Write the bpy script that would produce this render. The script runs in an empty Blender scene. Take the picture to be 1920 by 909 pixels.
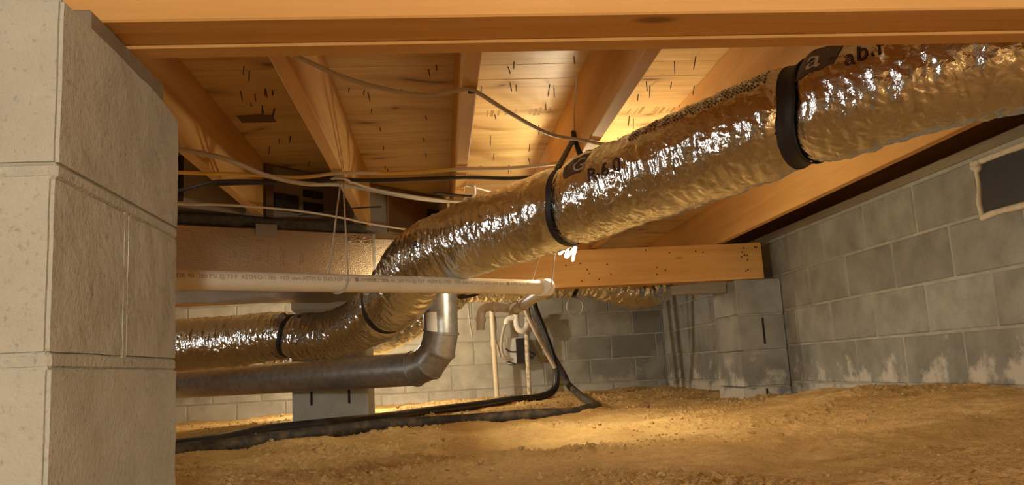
import bpy, bmesh, math, random
import numpy as np
from mathutils import Vector, Matrix

random.seed(7)
S = bpy.context.scene
COL = S.collection

# ------------------------------------------------------------------ camera
# X runs along the girders, Y along the joists (into the crawl space), Z up; metres
yaw, pitch, roll = 0.0924750572, 0.155242792, 0.0544573944
cd = bpy.data.cameras.new('camera')
cd.sensor_width = 36.0
cd.lens = 1527.25 / 1920 * 36.0
cd.clip_start = 0.02
cam = bpy.data.objects.new('camera', cd)
COL.objects.link(cam)
_f = Vector((math.sin(yaw)*math.cos(pitch), math.cos(yaw)*math.cos(pitch), math.sin(pitch)))
_r = Vector((math.cos(yaw), -math.sin(yaw), 0))
_u = _r.cross(_f)
_r2 = _r*math.cos(roll) - _u*math.sin(roll)
_u2 = _u*math.cos(roll) + _r*math.sin(roll)
cam.matrix_world = Matrix(((_r2.x, _u2.x, -_f.x, 0), (_r2.y, _u2.y, -_f.y, 0), (_r2.z, _u2.z, -_f.z, 0), (0, 0, 0, 1)))
S.camera = cam

# ------------------------------------------------------------------ world, exposure
wd = bpy.data.worlds.new('world')
S.world = wd
wd.use_nodes = True
wd.node_tree.nodes['Background'].inputs[0].default_value = (1.0, 0.86, 0.66, 1)
wd.node_tree.nodes['Background'].inputs[1].default_value = 0.05
S.view_settings.view_transform = 'Standard'
S.view_settings.look = 'None'
S.view_settings.gamma = 1
S.view_settings.exposure = 0.12

# hand lamp of the person taking the picture, just above and behind the camera
def lamp(name, loc, power, col, radius):
    ld = bpy.data.lights.new(name, 'POINT')
    ld.energy = power; ld.color = col; ld.shadow_soft_size = radius
    o = bpy.data.objects.new(name, ld); COL.objects.link(o); o.location = loc
    return o
lamp('hand_lamp', (0.28, -1.7, 0.33), 122, (1.0, 0.985, 0.92), 0.08)
# daylight through the open access hatch in the wall on the left, beyond the near pier
hd = bpy.data.lights.new('hatch_daylight', 'AREA'); hd.shape = 'RECTANGLE'; hd.size = 0.9; hd.size_y = 0.5; hd.energy = 15; hd.color = (1.0, 0.98, 0.94)
ho = bpy.data.objects.new('hatch_daylight', hd); COL.objects.link(ho); ho.location = (-3.17, 1.85, 0.22); ho.rotation_euler = (math.radians(90), 0, math.radians(-90))
# unseen fill light added behind the trunk line to brighten the back wall
lamp('rear_fill', (-0.55, 5.80, 0.50), 44, (1.0, 0.92, 0.74), 0.03)

# ------------------------------------------------------------------ noise (numpy)
_rs = np.random.RandomState(11)
_perm = _rs.permutation(256); _perm = np.concatenate([_perm]*3)
_grad = _rs.normal(size=(256, 3)); _grad /= np.linalg.norm(_grad, axis=1)[:, None]
def perlin(x, y, z):
    x, y, z = np.broadcast_arrays(np.asarray(x, float), np.asarray(y, float), np.asarray(z, float))
    xi, yi, zi = np.floor(x).astype(int), np.floor(y).astype(int), np.floor(z).astype(int)
    xf, yf, zf = x-xi, y-yi, z-zi
    u, v, w = [t*t*t*(t*(t*6-15)+10) for t in (xf, yf, zf)]
    def g(a, b, c):
        h = _perm[_perm[_perm[(xi+a) & 255]+((yi+b) & 255)]+((zi+c) & 255)]
        G = _grad[h]
        return G[..., 0]*(xf-a)+G[..., 1]*(yf-b)+G[..., 2]*(zf-c)
    def lerp(t, a, b): return a+t*(b-a)
    return lerp(w, lerp(v, lerp(u, g(0,0,0), g(1,0,0)), lerp(u, g(0,1,0), g(1,1,0))),
                   lerp(v, lerp(u, g(0,0,1), g(1,0,1)), lerp(u, g(0,1,1), g(1,1,1))))

# ------------------------------------------------------------------ materials
MATS = {}
class NT:
    def __init__(s, name):
        s.m = bpy.data.materials.new(name); s.m.use_nodes = True
        s.t = s.m.node_tree; s.n = s.t.nodes; s.l = s.t.links
        s.b = s.n['Principled BSDF']; MATS[name] = s.m
    def node(s, typ, ins=None, **kw):
        nd = s.n.new(typ)
        for k, v in kw.items(): setattr(nd, k, v)
        for k, v in (ins or {}).items():
            if isinstance(v, bpy.types.NodeSocket): s.l.new(v, nd.inputs[k])
            else: nd.inputs[k].default_value = v
        return nd
    def coord(s, scale=(1, 1, 1), rnd=True, kind='Object'):
        tc = s.node('ShaderNodeTexCoord').outputs[kind]
        if rnd:
            oi = s.node('ShaderNodeObjectInfo')
            mul = s.node('ShaderNodeVectorMath', {0: oi.outputs['Random'], 1: (17.3, 31.7, 23.1)}, operation='MULTIPLY')
            tc = s.node('ShaderNodeVectorMath', {0: tc, 1: mul.outputs[0]}, operation='ADD').outputs[0]
        return s.node('ShaderNodeMapping', {'Vector': tc, 'Scale': scale}).outputs[0]
    def noise(s, vec, scale, detail=4, rough=0.55, dist=0.0):
        return s.node('ShaderNodeTexNoise', {'Vector': vec, 'Scale': scale, 'Detail': detail, 'Roughness': rough, 'Distortion': dist}).outputs[0]
    def ramp(s, fac, stops):
        r = s.node('ShaderNodeValToRGB', {0: fac}); e = r.color_ramp.elements
        e[0].position, e[0].color = stops[0][0], (*stops[0][1], 1) if len(stops[0][1]) == 3 else stops[0][1]
        e[1].position, e[1].color = stops[-1][0], (*stops[-1][1], 1)
        for p, c in stops[1:-1]:
            k = e.new(p); k.color = (*c, 1)
        return r.outputs[0]
    def mix(s, fac, a, b, mode='MIX'):
        m = s.node('ShaderNodeMix', data_type='RGBA', blend_type=mode)
        for i, v in ((0, fac), (6, a), (7, b)):
            if isinstance(v, bpy.types.NodeSocket): s.l.new(v, m.inputs[i])
            elif i == 0: m.inputs[i].default_value = v
            else: m.inputs[i].default_value = (*v, 1)
        return m.outputs[2]
    def math(s, op, a, b=0.0):
        return s.node('ShaderNodeMath', {0: a, 1: b}, operation=op).outputs[0]
    def bump(s, h, strength=0.3, dist=0.01, normal=None):
        ins = {'Height': h, 'Strength': strength, 'Distance': dist}
        if normal is not None: ins['Normal'] = normal
        return s.node('ShaderNodeBump', ins).outputs[0]
    def set(s, color=None, rough=None, metal=None, normal=None, spec=None):
        for k, v in (('Base Color', color), ('Roughness', rough), ('Metallic', metal), ('Normal', normal), ('Specular IOR Level', spec)):
            if v is None: continue
            if isinstance(v, bpy.types.NodeSocket): s.l.new(v, s.b.inputs[k])
            else: s.b.inputs[k].default_value = (*v, 1) if k == 'Base Color' else v
        return s.m

def plain(name, col, rough=0.5, metal=0.0, spec=0.5):
    return NT(name).set(col, rough, metal, spec=spec)

def wood(name, axis, light, dark, knot=(0.16, 0.06, 0.02), fine=1.0):
    k = NT(name)
    sc = {'X': (0.35, 6, 6), 'Y': (6, 0.35, 6)}[axis]
    v = k.coord(sc)
    n = k.noise(v, 2.2, 5, 0.6, 0.6)
    grain = k.noise(v, 14*fine, 3, 0.7)
    col = k.ramp(n, [(0.3, dark), (0.52, tuple((a+b)/2 for a, b in zip(light, dark))), (0.75, light)])
    col = k.mix(k.math('MULTIPLY', k.ramp(grain, [(0.35, (1, 1, 1)), (0.6, (0, 0, 0))]), 0.28), col, dark)
    big = k.noise(k.coord((1, 1, 1)), 1.6, 2)
    col = k.mix(k.math('MULTIPLY', k.ramp(big, [(0.42, (0, 0, 0)), (0.72, (1, 1, 1))]), 0.35), col, tuple(c*0.72 for c in dark))
    ks = {'X': (3.2, 9, 9), 'Y': (9, 3.2, 9)}[axis]
    vo = k.node('ShaderNodeTexVoronoi', {'Vector': k.coord(ks), 'Scale': 0.55, 'Randomness': 1.0}).outputs['Distance']
    kn = k.ramp(vo, [(0.03, (1, 1, 1)), (0.065, (0, 0, 0))])
    col = k.mix(k.math('MULTIPLY', kn, 0.75), col, knot)
    return k.set(col, 0.62, normal=k.bump(grain, 0.18, 0.002), spec=0.3)
PINE_L, PINE_D = (0.78, 0.47, 0.17), (0.60, 0.31, 0.085)
wood('pine_x', 'X', PINE_L, PINE_D)
wood('pine_y', 'Y', PINE_L, PINE_D)
wood('dark_wood', 'Y', (0.22, 0.13, 0.06), (0.10, 0.055, 0.03))
wood('grey_wood', 'X', (0.33, 0.27, 0.19), (0.2, 0.16, 0.11))
def plywood():
    k = NT('plywood')
    v = k.coord((0.5, 7, 7))
    n = k.noise(v, 1.5, 5, 0.6, 1.2)
    col = k.ramp(n, [(0.3, (0.62, 0.40, 0.14)), (0.5, (0.80, 0.56, 0.24)), (0.72, (0.86, 0.65, 0.32))])
    g = k.noise(v, 12, 3, 0.7)
    col = k.mix(k.math('MULTIPLY', k.ramp(g, [(0.38, (1, 1, 1)), (0.62, (0, 0, 0))]), 0.3), col, (0.52, 0.30, 0.10))
    d = k.noise(k.coord((1, 1, 1)), 3.0, 2)
    wob = k.node('ShaderNodeVectorMath', {0: k.coord((2.0, 6.0, 6.0)), 1: d}, operation='ADD').outputs[0]
    vo = k.node('ShaderNodeTexVoronoi', {'Vector': wob, 'Scale': 1.0, 'Randomness': 1.0}, voronoi_dimensions='2D').outputs['Distance']
    col = k.mix(k.math('MULTIPLY', k.ramp(vo, [(0.08, (1, 1, 1)), (0.24, (0, 0, 0))]), 0.6), col, (0.42, 0.24, 0.09))
    col = k.mix(k.math('MULTIPLY', k.ramp(vo, [(0.03, (1, 1, 1)), (0.075, (0, 0, 0))]), 0.8), col, (0.16, 0.07, 0.03))
    k.set(col, 0.5, normal=k.bump(g, 0.12, 0.002), spec=0.35)
plywood()
def concrete(name, base, dark, pores=0.5, stain=0.0, rnd=0.25, relief=0.4):
    k = NT(name)
    v = k.coord()
    n1 = k.noise(v, 9, 4, 0.6); n2 = k.noise(v, 120, 3, 0.7); n3 = k.noise(v, 320, 2, 0.6)
    col = k.mix(k.ramp(n1, [(0.35, (0, 0, 0)), (0.68, (1, 1, 1))]), base, dark)
    oi = k.node('ShaderNodeObjectInfo').outputs['Random']
    col = k.mix(k.math('MULTIPLY', oi, rnd), col, tuple(c*0.45 for c in dark))
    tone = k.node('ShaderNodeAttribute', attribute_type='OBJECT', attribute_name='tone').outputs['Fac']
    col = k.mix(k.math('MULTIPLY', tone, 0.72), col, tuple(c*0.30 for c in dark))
    sp = k.ramp(n2, [(0.30, (1, 1, 1)), (0.42, (0, 0, 0))])
    col = k.mix(k.math('MULTIPLY', sp, pores), col, tuple(c*0.4 for c in dark))
    if stain:
        g = k.coord((1, 1, 1), rnd=False)
        wv = k.node('ShaderNodeNewGeometry').outputs['Position']
        sep = k.node('ShaderNodeSeparateXYZ', {0: wv})
        big = k.noise(wv, 7.5, 5, 0.6, 0.0)
        lo = k.node('ShaderNodeMapRange', {0: sep.outputs[2], 1: -0.22, 2: 0.12, 3: 0.24, 4: -0.14}).outputs[0]
        s2 = k.math('ADD', big, lo)
        eff = k.ramp(s2, [(0.60, (0, 0, 0)), (0.72, (1, 1, 1))])
        col = k.mix(k.math('MULTIPLY', eff, stain), col, (0.62, 0.58, 0.50))
        cl = k.noise(wv, 2.3, 3, 0.5)
        col = k.mix(k.math('MULTIPLY', k.ramp(cl, [(0.5, (0, 0, 0)), (0.68, (1, 1, 1))]), 0.35), col, tuple(min(1, c*1.6) for c in base))
    h = k.math('ADD', n2, k.math('MULTIPLY', n3, 0.5))
    k.set(col, 0.92, normal=k.bump(h, relief, 0.004), spec=0.2)
concrete('block_grey', (0.37, 0.362, 0.32), (0.26, 0.252, 0.222), 0.4, 0.85)
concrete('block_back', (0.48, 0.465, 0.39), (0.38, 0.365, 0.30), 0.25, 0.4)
concrete('block_pale', (0.51, 0.51, 0.425), (0.44, 0.44, 0.36), 0.40, 0.0, 0.05, 0.35)
concrete('mortar', (0.43, 0.415, 0.36), (0.31, 0.295, 0.25), 0.3, 0.0, 0.0)
concrete('mortar_pale', (0.51, 0.51, 0.425), (0.43, 0.43, 0.35), 0.5, 0.0, 0.0, 0.5)
concrete('shell', (0.28, 0.27, 0.23), (0.22, 0.21, 0.18), 0.3)
def sand():
    k = NT('sand')
    w = k.node('ShaderNodeNewGeometry').outputs['Position']
    n1 = k.noise(w, 3.2, 4, 0.6); n2 = k.noise(w, 40, 5, 0.7); n3 = k.noise(w, 260, 3, 0.7)
    col = k.ramp(n1, [(0.35, (0.61, 0.405, 0.155)), (0.65, (0.80, 0.565, 0.255))])
    col = k.mix(k.math('MULTIPLY', k.ramp(n2, [(0.42, (0, 0, 0)), (0.7, (1, 1, 1))]), 0.45), col, (0.40, 0.25, 0.085))
    col = k.mix(k.math('MULTIPLY', k.ramp(n3, [(0.36, (1, 1, 1)), (0.5, (0, 0, 0))]), 0.35), col, (0.30, 0.17, 0.07))
    h = k.math('ADD', k.math('MULTIPLY', n2, 1.0), k.math('MULTIPLY', n3, 0.35))
    k.set(col, 0.95, normal=k.bump(h, 0.8, 0.012), spec=0.1)
sand()
def foil(name, tint, rough, bump=0.6, sc=1.0):
    k = NT(name)
    v = k.coord((1, 1, 1), rnd=False)
    vo = k.node('ShaderNodeTexVoronoi', {'Vector': v, 'Scale': 55*sc, 'Randomness': 1.0}, feature='DISTANCE_TO_EDGE').outputs['Distance']
    n = k.noise(v, 38*sc, 4, 0.65, 1.0)
    h = k.math('ADD', k.math('MULTIPLY', n, 1.0), k.math('MULTIPLY', vo, 0.8))
    k.set(tint, rough, 1.0, normal=k.bump(h, bump, 0.012))
foil('foil', (0.70, 0.72, 0.74), 0.11, 0.22)
foil('foil_board', (0.46, 0.36, 0.24), 0.33, 0.10, 2.0)
def galvanised():
    k = NT('galvanised')
    v = k.coord((1, 1, 1), rnd=False)
    n = k.noise(v, 30, 3, 0.6)
    k.set(k.ramp(n, [(0.3, (0.27, 0.265, 0.25)), (0.7, (0.40, 0.39, 0.37))]), 0.36, 0.7, normal=k.bump(n, 0.08, 0.004))
galvanised()
def dirty(name, a, b, rough, scale=14, lo=0.45, hi=0.62):
    k = NT(name)
    n = k.noise(k.coord((1, 1, 1), rnd=False), scale, 5, 0.65)
    k.set(k.ramp(n, [(lo, a), (hi, b)]), rough)
dirty('pvc', (0.78, 0.70, 0.52), (0.70, 0.60, 0.42), 0.38, 6)
dirty('pvc_dirty', (0.74, 0.68, 0.55), (0.38, 0.28, 0.16), 0.55, 30)
plain('pvc_grey', (0.50, 0.44, 0.36), 0.45)
plain('pvc_white', (0.80, 0.77, 0.70), 0.35)
dirty('black_foam', (0.020, 0.019, 0.018), (0.055, 0.048, 0.040), 0.36, 9, 0.5, 0.7)
dirty('black_foam_sandy', (0.028, 0.025, 0.022), (0.20, 0.135, 0.065), 0.7, 16, 0.46, 0.78)
plain('webbing', (0.012, 0.011, 0.011), 0.55)
plain('ink', (0.035, 0.018, 0.012), 0.6)
plain('ink_faded', (0.085, 0.055, 0.038), 0.5)
plain('ink_brown', (0.20, 0.12, 0.06), 0.7)
plain('nail_steel', (0.06, 0.045, 0.035), 0.5, 0.6)
plain('cable_white', (0.62, 0.54, 0.42), 0.5)
plain('cable_grey', (0.50, 0.42, 0.32), 0.55)
plain('cable_yellow', (0.74, 0.47, 0.08), 0.5)
plain('cable_dark', (0.030, 0.025, 0.022), 0.5)
plain('twine', (0.50, 0.42, 0.32), 0.8)
plain('sheet_metal', (0.27, 0.225, 0.18), 0.45, 0.35)
plain('dark_void', (0.016, 0.010, 0.008), 0.8)
dirty('insulation', (0.055, 0.046, 0.033), (0.085, 0.07, 0.048), 1.0, 60)
plain('vent_black', (0.022, 0.023, 0.026), 0.55)
dirty('spray_foam', (0.66, 0.60, 0.48), (0.55, 0.48, 0.36), 0.8, 20)
plain('blue_plastic', (0.09, 0.17, 0.36), 0.4)
plain('box_grey', (0.55, 0.54, 0.50), 0.45)
plain('wire_white', (0.60, 0.56, 0.48), 0.5)
def emit(name, col, power):
    k = NT(name); k.b.inputs['Emission Color'].default_value = (*col, 1); k.b.inputs['Emission Strength'].default_value = power
    k.set((0.9, 0.85, 0.7), 0.4)
emit('bulb_glow', (1.0, 0.86, 0.58), 640)

# ------------------------------------------------------------------ object helpers
def add(name, mesh, mat=None, parent=None, loc=None, label=None, cat=None, group=None, kind=None):
    o = bpy.data.objects.new(name, mesh); COL.objects.link(o)
    if mat and mesh is not None and not mesh.materials: mesh.materials.append(MATS[mat])
    if parent is not None: o.parent = parent
    if loc is not None: o.location = loc
    if label: o['label'] = label
    if cat: o['category'] = cat
    if group: o['group'] = group
    if kind: o['kind'] = kind
    return o
def thing(name, label, cat, loc=(0, 0, 0), group=None):
    return add(name, None, None, None, loc, label, cat, group)
def np_mesh(name, V, F, smooth=True):
    V = np.asarray(V, np.float32); F = np.asarray(F, np.int32)
    me = bpy.data.meshes.new(name)
    me.vertices.add(len(V)); me.vertices.foreach_set('co', V.ravel())
    n, k = F.shape
    me.loops.add(n*k); me.loops.foreach_set('vertex_index', F.ravel())
    me.polygons.add(n); me.polygons.foreach_set('loop_start', np.arange(n, dtype=np.int32)*k)
    me.polygons.foreach_set('use_smooth', np.full(n, smooth))
    me.update(calc_edges=True); me.validate()
    return me
def box_bm(bm, size, loc=(0, 0, 0), bevel=0.0, rot=None, seg=1):
    g = bmesh.ops.create_cube(bm, size=1.0); vs = g['verts']
    bmesh.ops.scale(bm, vec=size, verts=vs)
    if bevel:
        es = list({e for v in vs for e in v.link_edges})
        r = bmesh.ops.bevel(bm, geom=es, offset=bevel, segments=seg, affect='EDGES')
        vs = list({v for f in r['faces'] for v in f.verts} | {v for v in vs if v.is_valid})
    if rot is not None: bmesh.ops.rotate(bm, verts=vs, cent=(0, 0, 0), matrix=rot)
    bmesh.ops.translate(bm, vec=loc, verts=vs)
    return vs
def bm_mesh(name, bm, smooth=False):
    me = bpy.data.meshes.new(name); bm.to_mesh(me); bm.free()
    if smooth:
        for p in me.polygons: p.use_smooth = True
    return me
def box(name, size, mat, loc=(0, 0, 0), bevel=0.003, parent=None, rotz=0, **kw):
    bm = bmesh.new(); box_bm(bm, size, (0, 0, 0), bevel)
    o = add(name, bm_mesh(name, bm), mat, parent, loc, **kw); o.rotation_euler.z = rotz
    return o
def span(name, lo, hi, mat, bevel=0.003, parent=None, **kw):
    lo, hi = Vector(lo), Vector(hi)
    return box(name, hi-lo, mat, (lo+hi)/2, bevel, parent, **kw)
def smooth_path(pts, step=0.02):
    P = np.array(pts, float)
    if len(P) == 2:
        n = max(2, int(np.linalg.norm(P[1]-P[0])/step)+1)
        return P[0]+(P[1]-P[0])*np.linspace(0, 1, n)[:, None]
    E = np.vstack([2*P[0]-P[1], P, 2*P[-1]-P[-2]])
    out = []
    for i in range(1, len(E)-2):
        p0, p1, p2, p3 = E[i-1:i+3]
        n = max(2, int(np.linalg.norm((p2-p1)[:3])/step)+1)
        t = np.linspace(0, 1, n, endpoint=False)[:, None]
        out.append(0.5*((2*p1)+(-p0+p2)*t+(2*p0-5*p1+4*p2-p3)*t**2+(-p0+3*p1-3*p2+p3)*t**3))
    return np.vstack(out+[P[-1:]])
def frames(C):
    T = np.gradient(C, axis=0); T /= np.linalg.norm(T, axis=1)[:, None]
    N = np.zeros_like(C)
    up = np.array([0, 0, 1.0]) if abs(T[0, 2]) < 0.9 else np.array([1.0, 0, 0])
    n = up-T[0]*(up@T[0]); N[0] = n/np.linalg.norm(n)
    for i in range(1, len(C)):
        n = N[i-1]-T[i]*(N[i-1]@T[i]); N[i] = n/np.linalg.norm(n)
    return T, N, np.cross(T, N)
def tube_arrays(C, R, seg=12, caps=True, flat=1.0):
    C = np.asarray(C, float); R = np.broadcast_to(np.asarray(R, float), (len(C),))
    T, N, B = frames(C)
    a = np.linspace(0, 2*np.pi, seg, endpoint=False)
    V = C[:, None]+R[:, None, None]*(np.cos(a)[None, :, None]*N[:, None]*flat+np.sin(a)[None, :, None]*B[:, None])
    n = len(C)
    i, j = np.meshgrid(np.arange(n-1), np.arange(seg), indexing='ij'); j2 = (j+1) % seg
    F = np.stack([i*seg+j, i*seg+j2, (i+1)*seg+j2, (i+1)*seg+j], -1).reshape(-1, 4)
    V = V.reshape(-1, 3)
    if caps:
        b = len(V); V = np.vstack([V, C[0], C[-1], V[:seg], V[-seg:]])
        jj = np.arange(seg); k = (jj+1) % seg
        F = np.vstack([F, np.stack([np.full(seg, b), b+2+k, b+2+jj, b+2+jj], -1), np.stack([np.full(seg, b+1), b+2+seg+jj, b+2+seg+k, b+2+seg+k], -1)])
    return V, F
def tube_mesh(name, C, R, seg=12, flat=1.0):
    V, F = tube_arrays(C, R, seg, True, flat)
    bm = bmesh.new(); vs = [bm.verts.new(v) for v in V]
    for f in F:
        q = list(dict.fromkeys(int(t) for t in f))
        try: bm.faces.new([vs[t] for t in q]).smooth = True
        except ValueError: pass
    me = bpy.data.meshes.new(name); bm.to_mesh(me); bm.free()
    return me
def tube(name, pts, r, mat, parent=None, seg=12, step=0.02, smooth=True, flat=1.0, **kw):
    C = smooth_path(pts, step) if smooth else np.array(pts, float)
    return add(name, tube_mesh(name, C, r, seg, flat), mat, parent, **kw)
_txt = {}
def text_arrays(s, size):
    cu = bpy.data.curves.new('lettering', 'FONT'); cu.body = s; cu.size = size; cu.resolution_u = 3
    o = bpy.data.objects.new('lettering', cu); COL.objects.link(o)
    me = bpy.data.meshes.new_from_object(o.evaluated_get(bpy.context.evaluated_depsgraph_get()))
    bpy.data.objects.remove(o); bpy.data.curves.remove(cu)
    bm = bmesh.new(); bm.from_mesh(me)
    bmesh.ops.triangulate(bm, faces=bm.faces[:])
    for _ in range(2):
        es = [e for e in bm.edges if e.calc_length() > size*0.16]
        if es: bmesh.ops.subdivide_edges(bm, edges=es, cuts=1)
    bmesh.ops.triangulate(bm, faces=bm.faces[:])
    V = np.array([v.co[:] for v in bm.verts]); bm.verts.index_update()
    F = np.array([[v.index for v in f.verts] for f in bm.faces]); bm.free()
    bpy.data.meshes.remove(me)
    return V, F

# ------------------------------------------------------------------ setting: floor
xs = np.concatenate([np.linspace(-3.2, -1.9, 60, endpoint=False), np.arange(-1.9, 1.97, 0.0068), [2.0, 2.1]])
ys = [-2.6, -2.2, -1.8, -1.4, -1.0, -0.6, -0.3, 0.0, 0.3, 0.6, 0.8]
y = 0.95
while y < 7.15: ys.append(y); y += max(0.006, y*0.0036)
ys = np.array(ys+[7.2])
def sstep(a, b, t): t = np.clip((t-a)/(b-a), 0, 1); return t*t*(3-2*t)
def ground(X, Y, detail=True):
    h = -0.238+0.062*sstep(1.2, 1.8, X)*(1-sstep(3.2, 4.3, Y))+0.02*sstep(0.9, 1.7, X)*(1-sstep(4, 5, Y))
    h = h-0.045*sstep(-0.9, -1.7, X)*sstep(4.6, 6, Y)+0.018*sstep(5.0, 6.6, Y)*sstep(-0.6, 0.2, X)
    # shallow trench under the two black hoses
    tx = np.array([-1.6, -0.9, -0.3, 0.16, 0.63, 0.9]); ty = np.array([2.6, 3.05, 3.72, 3.95, 4.05, 4.6])
    d = Y-np.interp(X, tx, ty)
    m = (1-sstep(0.75, 1.0, X))
    h = h+m*(0.020*np.exp(-((d+0.23)/0.10)**2)-0.014*np.exp(-((d-0.15)/0.28)**2))
    if detail:
        h = h+0.030*perlin(X*1.7, Y*1.7, 3.1)+0.020*perlin(X*4.1, Y*4.1, 8.7)
        n = perlin(X*9, Y*9, 1.3); h = h+0.016*n
        rg = 1-np.abs(perlin(X*16+3*n, Y*16, 5.5))*2.2; h = h+0.0055*rg
        lump = sstep(0.10, 0.42, perlin(X*44, Y*44, 9.9)); mask = sstep(-0.15, 0.25, perlin(X*2.3, Y*2.3, 14.2))*(1-0.75*sstep(0.55, 0.95, X)*(1-sstep(2.4, 3.2, Y)))
        h = h+lump*0.0115*mask
        h = h+sstep(0.05, 0.4, perlin(X*85, Y*85, 2.2))*0.0080*(0.35+mask)+0.0026*perlin(X*150, Y*150, 6.6)
    # a small cone of sand and a smooth scooped hollow in front of it
    h = h+0.045*np.exp(-(((X-0.33)/0.07)**2+((Y-3.02)/0.08)**2))-0.018*np.exp(-(((X-0.33)/0.16)**2+((Y-2.62)/0.16)**2))
    h = h-0.02*np.exp(-(((X-1.02)/0.10)**2+((Y-2.75)/0.10)**2))
    # little heap of spoil beside the middle pier
    h = h+0.03*np.exp(-(((X+0.25)/0.10)**2+((Y-5.4)/0.10)**2))
    return h
XX, YY = np.meshgrid(xs, ys)
HH = ground(XX, YY)
nx, ny = len(xs), len(ys)
i, j = np.meshgrid(np.arange(ny-1), np.arange(nx-1), indexing='ij')
F = np.stack([i*nx+j, i*nx+j+1, (i+1)*nx+j+1, (i+1)*nx+j], -1).reshape(-1, 4)
floor = add('floor', np_mesh('floor', np.stack([XX, YY, HH], -1).reshape(-1, 3), F), 'sand', kind='structure')

# loose crumbs of sand on it
ico = bmesh.new(); bmesh.ops.create_icosphere(ico, subdivisions=1, radius=1)
IV = np.array([v.co[:] for v in ico.verts]); ico.verts.index_update(); IF = np.array([[v.index for v in f.verts] for f in ico.faces]); ico.free()
rs = np.random.RandomState(5)
def crumbs(name, n, xr, yr, rlo, rhi, mat):
    Y = yr[0]*(yr[1]/yr[0])**rs.rand(n); X = xr[0]+(xr[1]-xr[0])*rs.rand(n)
    keep = (perlin(X*2.3, Y*2.3, 14.2) > -0.12*rs.rand(n)) & (rs.rand(n) > 0.85*sstep(0.55, 0.95, X)*(1-sstep(2.4, 3.2, Y))); X, Y = X[keep], Y[keep]; n = len(X)
    R = rlo*(rhi/rlo)**(rs.rand(n)**2.2)*(0.6+0.16*Y)
    H = ground(X, Y)
    V = IV[None]*R[:, None, None]*(0.75+0.5*rs.rand(n, len(IV), 1))*np.array([1, 1, 0.75])
    V = V+np.stack([X, Y, H+R*0.25], -1)[:, None]
    Fq = IF[None]+(np.arange(n)*len(IV))[:, None, None]
    return add(name, np_mesh(name, V.reshape(-1, 3), Fq.reshape(-1, 3)), mat, floor, kind='stuff')
crumbs('sand_crumbs', 9000, (-1.5, 1.9), (1.5, 6.3), 0.0020, 0.0105, 'sand')
def clod(name, x, y, r, mat, label, seed):
    bm = bmesh.new(); bmesh.ops.create_icosphere(bm, subdivisions=3, radius=1)
    V = np.array([v.co[:] for v in bm.verts])
    d = 1+0.35*perlin(V[:, 0]*1.3+seed, V[:, 1]*1.3, V[:, 2]*1.3)+0.22*perlin(V[:, 0]*3.5+seed, V[:, 1]*3.5, V[:, 2]*3.5)
    for v, k in zip(bm.verts, d): v.co = v.co*float(k*r)
    o = add(name, bm_mesh(name, bm, True), mat, None, (x, y, float(ground(np.array([x]), np.array([y]))[0])+r*0.55), label, 'clod')
    return o
dirty('clod_brown', (0.24, 0.13, 0.055), (0.36, 0.21, 0.09), 0.95, 40)
clod('dirt_clod', 0.99, 4.05, 0.026, 'clod_brown', 'dark brown dirt clod lying alone past the bend of the hose', 1.0)

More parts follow.
